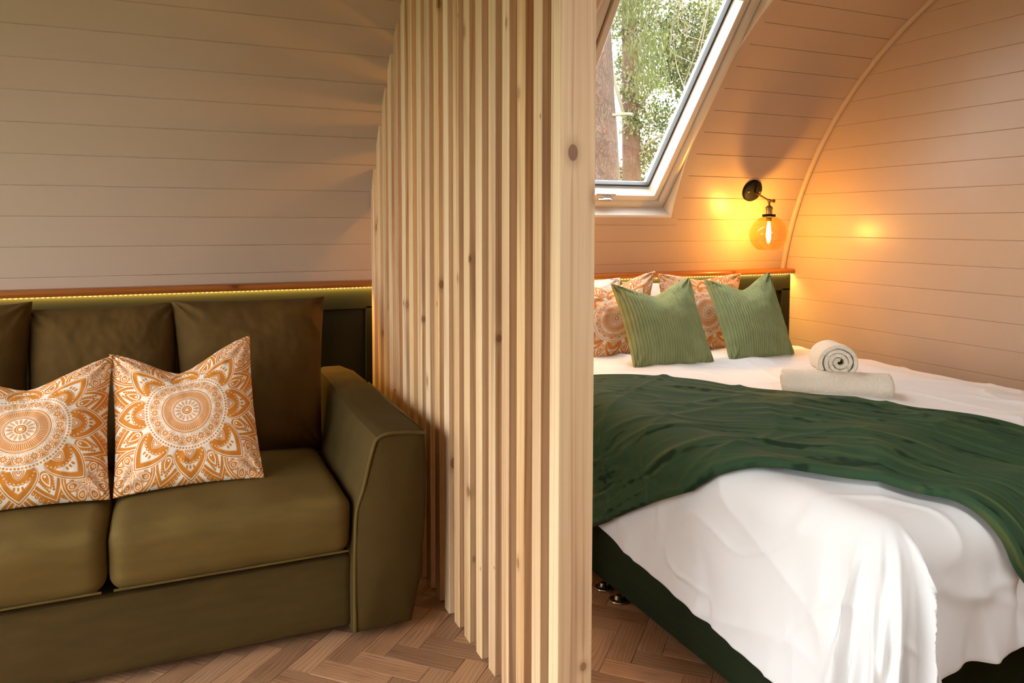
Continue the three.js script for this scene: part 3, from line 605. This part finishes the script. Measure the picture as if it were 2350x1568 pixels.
const corduroy = { T: .075, dip: .065, u0: .47, dw: .26, ridges: 31, ra: .0030, nu: 372, nv: 90, pinch: .055, wr: .005 };
tag(mesh('corduroy_cushion', pillowGeo({ ...corduroy, bl: [.895, .625, -2.55], br: [1.268, .625, -2.53], tr: [1.297, .978, -2.75], tl: [.902, .965, -2.75], seed: 41 }), M.cord), 'sage green corduroy cushion on the bed, the one nearer the slatted screen', 'cushion', 'green corduroy cushions');
tag(mesh('corduroy_cushion', pillowGeo({ ...corduroy, bl: [1.345, .625, -2.52], br: [1.70, .625, -2.53], tr: [1.752, .992, -2.76], tl: [1.388, .965, -2.76], seed: 47, u0: .5 }), M.cord), 'sage green corduroy cushion on the bed, the one nearer the lamp', 'cushion', 'green corduroy cushions');

// rolled towels
function rollGeo(A, B, rad, squash, turns, seed, slant) {
  const a = V(...A), b = V(...B), ax = b.clone().sub(a), L = ax.length(); ax.normalize();
  const up = V(0, 1, 0), sx = ax.clone().cross(up).normalize(), sy = sx.clone().cross(ax).normalize(), th = rad / (turns + .6);
  const f = (o) => (u, v) => {
    const uu = u * (1 - slant * sstep(.45, 1, v) * .09), an = .8 + uu * turns * 2 * Math.PI + seed, r = th * (.55 + uu * turns) + (o ? th * .53 : -th * .52);
    const e = Math.min(v, 1 - v) * L, rd = o ? 1 - .18 * Math.exp(-e * e / .00006) * th / Math.max(r, th) : 1 + .1 * Math.exp(-e * e / .00006) * th / Math.max(r, th);
    const n = 1 + .06 * N(an * .7 + seed, v * 4, uu * 6) + .035 * N(an * 2, v * 9, seed);
    const vv = v * L + (v - .5) * .012 * N(an * .8, uu * 7, seed + 4) ;
    return a.clone().addScaledVector(ax, vv).addScaledVector(sx, Math.cos(an) * r * rd * n).addScaledVector(sy, Math.sin(an) * r * rd * n * squash);
  };
  return solidGeo(240, 40, f(1), f(0));
}
tag(mesh('rolled_towel', rollGeo([1.130, .672, -2.005], [1.387, .672, -1.785], .061, .78, 3.3, 2.2, 1), M.terry), 'lower cream rolled towel lying flat on the white duvet', 'towel', 'rolled towels');
tag(mesh('rolled_towel', rollGeo([1.275, .748, -1.895], [1.445, .726, -2.11], .062, .92, 3.4, .4, 0), M.terry), 'upper cream rolled towel resting across the other, spiral end showing', 'towel', 'rolled towels');

// ---------------------------------------------------------------- wall lamps
{
  const aL = .4198, nrm = V(0, -Math.sin(aL), Math.cos(aL));
  const t = tag(group('wall_lamp', [1.974, 1.3846, -3.1389]), 'black and brass wall lamp with amber glass globe in the right corner', 'wall lamp', 'amber globe wall lamps');
  const disc = lathe([[0, .024], [.03, .022], [.052, .017], [.057, .010], [.058, 0], [0, 0]], 40); disc.rotateX(Math.PI / 2 ); 
  const turn = new THREE.Matrix4().makeRotationX(aL);
  const dm = mesh('back_plate', disc.applyMatrix4(turn), M.black, t);
  for (const x of [-.036, .036]) mesh('screw', new THREE.SphereGeometry(.006, 12, 8).translate(x, 0, .021).applyMatrix4(turn), M.brass, dm);
  const k = nrm.clone().multiplyScalar(.142);
  const arm = mesh('arm', tube([nrm.clone().multiplyScalar(.018), nrm.clone().multiplyScalar(.08), k], .0055, 10, 10), M.brass, t);
  mesh('knuckle', mergeGeometries([new THREE.SphereGeometry(.011, 16, 12).translate(k.x, k.y, k.z), new THREE.CylinderGeometry(.006, .006, .03, 12).rotateZ(Math.PI / 2).translate(k.x + .012, k.y, k.z), new THREE.CylinderGeometry(.010, .010, .007, 16).rotateZ(Math.PI / 2).translate(k.x + .028, k.y, k.z)]), M.brass, arm);
  const at = (g) => g.translate(k.x, k.y, k.z);
  mesh('socket', at(lathe([[0, -.002], [.005, -.003], [.006, -.022], [.012, -.026], [.019, -.034], [.0195, -.040], [.016, -.044], [.0165, -.064], [.018, -.072], [.0, -.072]], 28)), M.brass, t);
  mesh('shade_ring', at(lathe([[.0, -.066], [.030, -.066], [.0325, -.069], [.0325, -.078], [.026, -.081], [.0, -.081]], 32)), M.black, t);
  const gl = []; const Rg = .095, yc = -.166; for (let i = 0; i <= 40; i++) { const an = lerp(Math.asin(.026 / Rg), Math.PI - .58, i / 40); gl.push([Rg * Math.sin(an), yc + Rg * Math.cos(an) * .98]); }
  mesh('glass_globe', at(lathe(gl, 56)), M.amber, t);
  const bulb = mesh('bulb', at(lathe([[.0125, -.078], [.0135, -.095], [.017, -.115], [.026, -.145], [.030, -.168], [.028, -.190], [.018, -.212], [.006, -.2235], [.0005, -.2245]], 32)), M.clear, t);
  mesh('cap', at(lathe([[0, -.078], [.0145, -.079], [.0145, -.100], [.009, -.104], [0, -.104]], 20)), M.brass, bulb);
  const fil = []; for (let i = 0; i < 4; i++) { const an = i / 4 * 2 * Math.PI; fil.push(tube([V(Math.cos(an) * .004, -.108, Math.sin(an) * .004), V(Math.cos(an) * .010, -.145, Math.sin(an) * .010), V(Math.cos(an + .7) * .008, -.18, Math.sin(an + .7) * .008), V(Math.cos(an + .9) * .003, -.207, Math.sin(an + .9) * .003)], .0036, 20, 6)); }
  const fl = mesh('filament', at(mergeGeometries(fil)), M.filament, bulb);
  const lt = new THREE.PointLight(col(1, .57, .14), BULB, 0, 2); lt.position.set(k.x, k.y - .155, k.z); lt.castShadow = true; lt.shadow.radius = .5; lt.name = 'bulb_glow'; t.add(lt);
  const u = t.clone(); u.name = numbered('wall_lamp'); u.position.x = .566; scene.add(u);
  tag(u, 'twin wall lamp on the other side of the bed, hidden behind the slatted screen', 'wall lamp', 'amber globe wall lamps');
}

// ---------------------------------------------------------------- outside
{
  const g = structure(mesh('ground', new THREE.CircleGeometry(45, 48).rotateX(-Math.PI / 2).translate(0, -.35, 0), M.grass)); 
}
function trunk(name, p0, p1, r0, r1, m, parent, seed) {
  const A = V(...p0), B = V(...p1);
  return mesh(name, gridGeo(48, 60, (u, v) => { const c = A.clone().lerp(B, v), an = -u * 2 * Math.PI, r = lerp(r0, r1, v) * (1 + .05 * N(Math.cos(an) * 2 + seed, v * 9, Math.sin(an) * 2) + .02 * N(Math.cos(an) * 7, v * 40, Math.sin(an) * 7 + seed)); return c.add(V(Math.cos(an) * r, 0, Math.sin(an) * r)); }), m, parent);
}
const leafGeo = (() => { const s = new THREE.BufferGeometry(); s.setAttribute('position', new THREE.Float32BufferAttribute([0, 0, 0, .5, .26, .08, 1, 0, 0, .5, -.26, .08], 3)); s.setIndex([0, 1, 2, 0, 2, 3]); s.computeVertexNormals(); return s; })();
const needleGeo = (() => { const s = new THREE.BufferGeometry(); s.setAttribute('position', new THREE.Float32BufferAttribute([0, 0, 0, .5, .07, .03, 1, 0, 0, .5, -.07, .03], 3)); s.setIndex([0, 1, 2, 0, 2, 3]); s.computeVertexNormals(); return s; })();
function foliage(name, blobs, geo, size, tints, parent, droop = 0) {
  const list = [], o = new THREE.Object3D();
  for (const [x, y, z, r, n, flat = 1] of blobs) {
    // small sprigs of leaves clustered inside each blob
    const sprigs = Math.ceil(n * 1.5 / 14);
    for (let s = 0; s < sprigs; s++) {
      const th = rnd() * 6.283, ph = Math.acos(2 * rnd() - 1), q = r * Math.cbrt(rnd());
      const c = V(x + q * Math.sin(ph) * Math.cos(th), y + q * Math.cos(ph) * flat, z + q * Math.sin(ph) * Math.sin(th));
      for (let k = 0; k < 14; k++) {
        o.position.set(c.x + rr(-1, 1) * size * 2.2, c.y + rr(-1, 1) * size * 2.0 - (droop ? rnd() * droop : 0), c.z + rr(-1, 1) * size * 2.2);
        if (droop) o.rotation.set(rr(-.5, .5), rr(0, 6.28), rr(-1.9, -1.0)); else o.rotation.set(rr(0, 6.28), rr(0, 6.28), rr(0, 6.28));
        const sc = size * rr(.7, 1.4); o.scale.setScalar(sc); o.updateMatrix(); list.push(o.matrix.clone());
      }
    }
  }
  const im = new THREE.InstancedMesh(geo, M.leaf, list.length); im.name = name; im.userData.kind = 'stuff'; im.castShadow = im.receiveShadow = true;
  list.forEach((m, i) => { im.setMatrixAt(i, m); const c = tints[Math.floor(rnd() * tints.length)], j = rr(.8, 1.15); im.setColorAt(i, col(c[0] * j, c[1] * j, c[2] * j)); });
  parent.add(im); return im;
}
const GREEN = [[.9, .95, .7], [.75, .9, .6], [1.1, 1.05, .7], [.55, .7, .5]], LIME = [[1.15, 1.15, .6], [1, 1.1, .5], [.8, .95, .5]], OLIVE = [[1.1, .9, .9], [1.2, 1, 1], [.9, .8, .8]];
{
  const t = tag(group('pine_tree', [3.35, -.35, -7]), 'big rough-barked pine trunk close outside the roof window', 'tree');
  trunk('trunk', [.10, 0, 0], [-.42, 7, 0], .27, .20, M.bark, t, 3);
  const br = (pts, r) => mesh('branch', tube(pts.map((q) => V(...q)), r, 16, 6), M.twig, t);
  mesh('branch', tube([V(.0, 2.66, .20), V(.13, 2.665, .32), V(.16, 2.655, .36)], .017, 10, 8), M.stub, t);
  br([[0, 4.5, 0], [.5, 4.3, .2], [1.3, 4.0, .3], [2.1, 3.9, .2]], .02); br([[0, 5.0, 0], [.7, 5.2, .1], [1.7, 5.0, .0], [2.6, 4.8, 0]], .022);
  for (let k = 0; k < 26; k++) { const x = rr(.05, 1.2), y = rr(3.6, 5.2), l = rr(.3, .9); br([[x, y, rr(-.3, .5)], [x + rr(-.1, .2), y - l * .5, rr(-.3, .5)], [x + rr(-.1, .35), y - l, rr(-.3, .5)]], .005); }
  const B = []; for (const [x, y, r, n] of [[.25, 4.95, .35, 1100], [.7, 5.0, .4, 1500], [1.2, 5.0, .45, 1700], [1.75, 5.05, .4, 1300], [2.2, 5.0, .35, 700], [.9, 4.55, .3, 900], [1.35, 4.55, .3, 900], [1.7, 4.6, .25, 600], [.45, 4.45, .2, 420], [.3, 3.9, .2, 300], [.45, 3.5, .2, 320], [.5, 3.2, .16, 240], [-.5, 5.0, .5, 1200], [-1.1, 4.7, .6, 1300], [-.8, 4.0, .4, 500], [-1.6, 5.2, .6, 1000]]) B.push([x, y, .15, r, n, .6]);
  for (const b of B) b[4] *= 2.2;
  foliage('foliage', B, needleGeo, .065, LIME, t, .16);
}
{
  const t = tag(group('broadleaf_tree', [6.9, -.35, -12]), 'leafy green tree with a slim reddish trunk, farther off outside the roof window', 'tree');
  trunk('trunk', [.12, 0, 0], [-.10, 7.5, 0], .21, .10, M.barkRed, t, 9);
  for (const p of [[[0, 3.4, 0], [.5, 4.2, .2], [1.2, 4.8, .3], [2.2, 5.2, .2]], [[0, 2.8, 0], [.6, 3.2, .3], [1.1, 3.2, .4]], [[0, 4.0, 0], [.3, 5.2, .1], [.9, 6.0, 0]], [[0, 3.2, 0], [-.4, 3.9, .2], [-.7, 4.8, .3]]]) mesh('branch', tube(p.map((q) => V(...q)), .03, 16, 6), M.twig, t);
  const B = []; for (const [x, y, r, n] of [[-.2, 5.3, .5, 900], [.5, 5.2, .6, 1300], [1.2, 5.1, .6, 1400], [1.9, 5.2, .5, 1100], [.7, 4.5, .45, 1000], [1.3, 4.4, .4, 900], [1.85, 4.4, .3, 520], [.2, 4.6, .35, 700], [0, 4.0, .3, 500], [.1, 3.4, .25, 380], [.3, 2.9, .28, 460], [.05, 2.5, .2, 260], [.55, 3.5, .3, 260], [.85, 3.7, .3, 240], [1.0, 3.3, .22, 130], [.75, 3.0, .25, 170], [.5, 2.4, .2, 110], [1.2, 3.9, .3, 220]]) B.push([x, y, rr(-.3, .3), r, n]);
  foliage('foliage', B, leafGeo, .075, GREEN, t);
}
{
  const t = tag(group('hazel_tree', [9.6, -.35, -13]), 'pale olive-leaved tree at the right edge of the roof window view', 'tree');
  trunk('trunk', [.6, 0, 0], [.4, 6, 0], .12, .06, M.barkRed, t, 12);
  const B = []; for (const [x, y, r, n] of [[.2, 5.9, .6, 900], [-.2, 5.2, .45, 600], [.1, 4.7, .4, 420], [-.35, 4.3, .35, 260], [-.5, 3.9, .3, 130], [-.6, 3.4, .25, 60], [.6, 5.2, .6, 700], [.9, 4.4, .6, 500]]) B.push([x, y, rr(-.3, .3), r, n]);
  foliage('foliage', B, leafGeo, .07, OLIVE, t);
}

renderer.render(scene, camera);
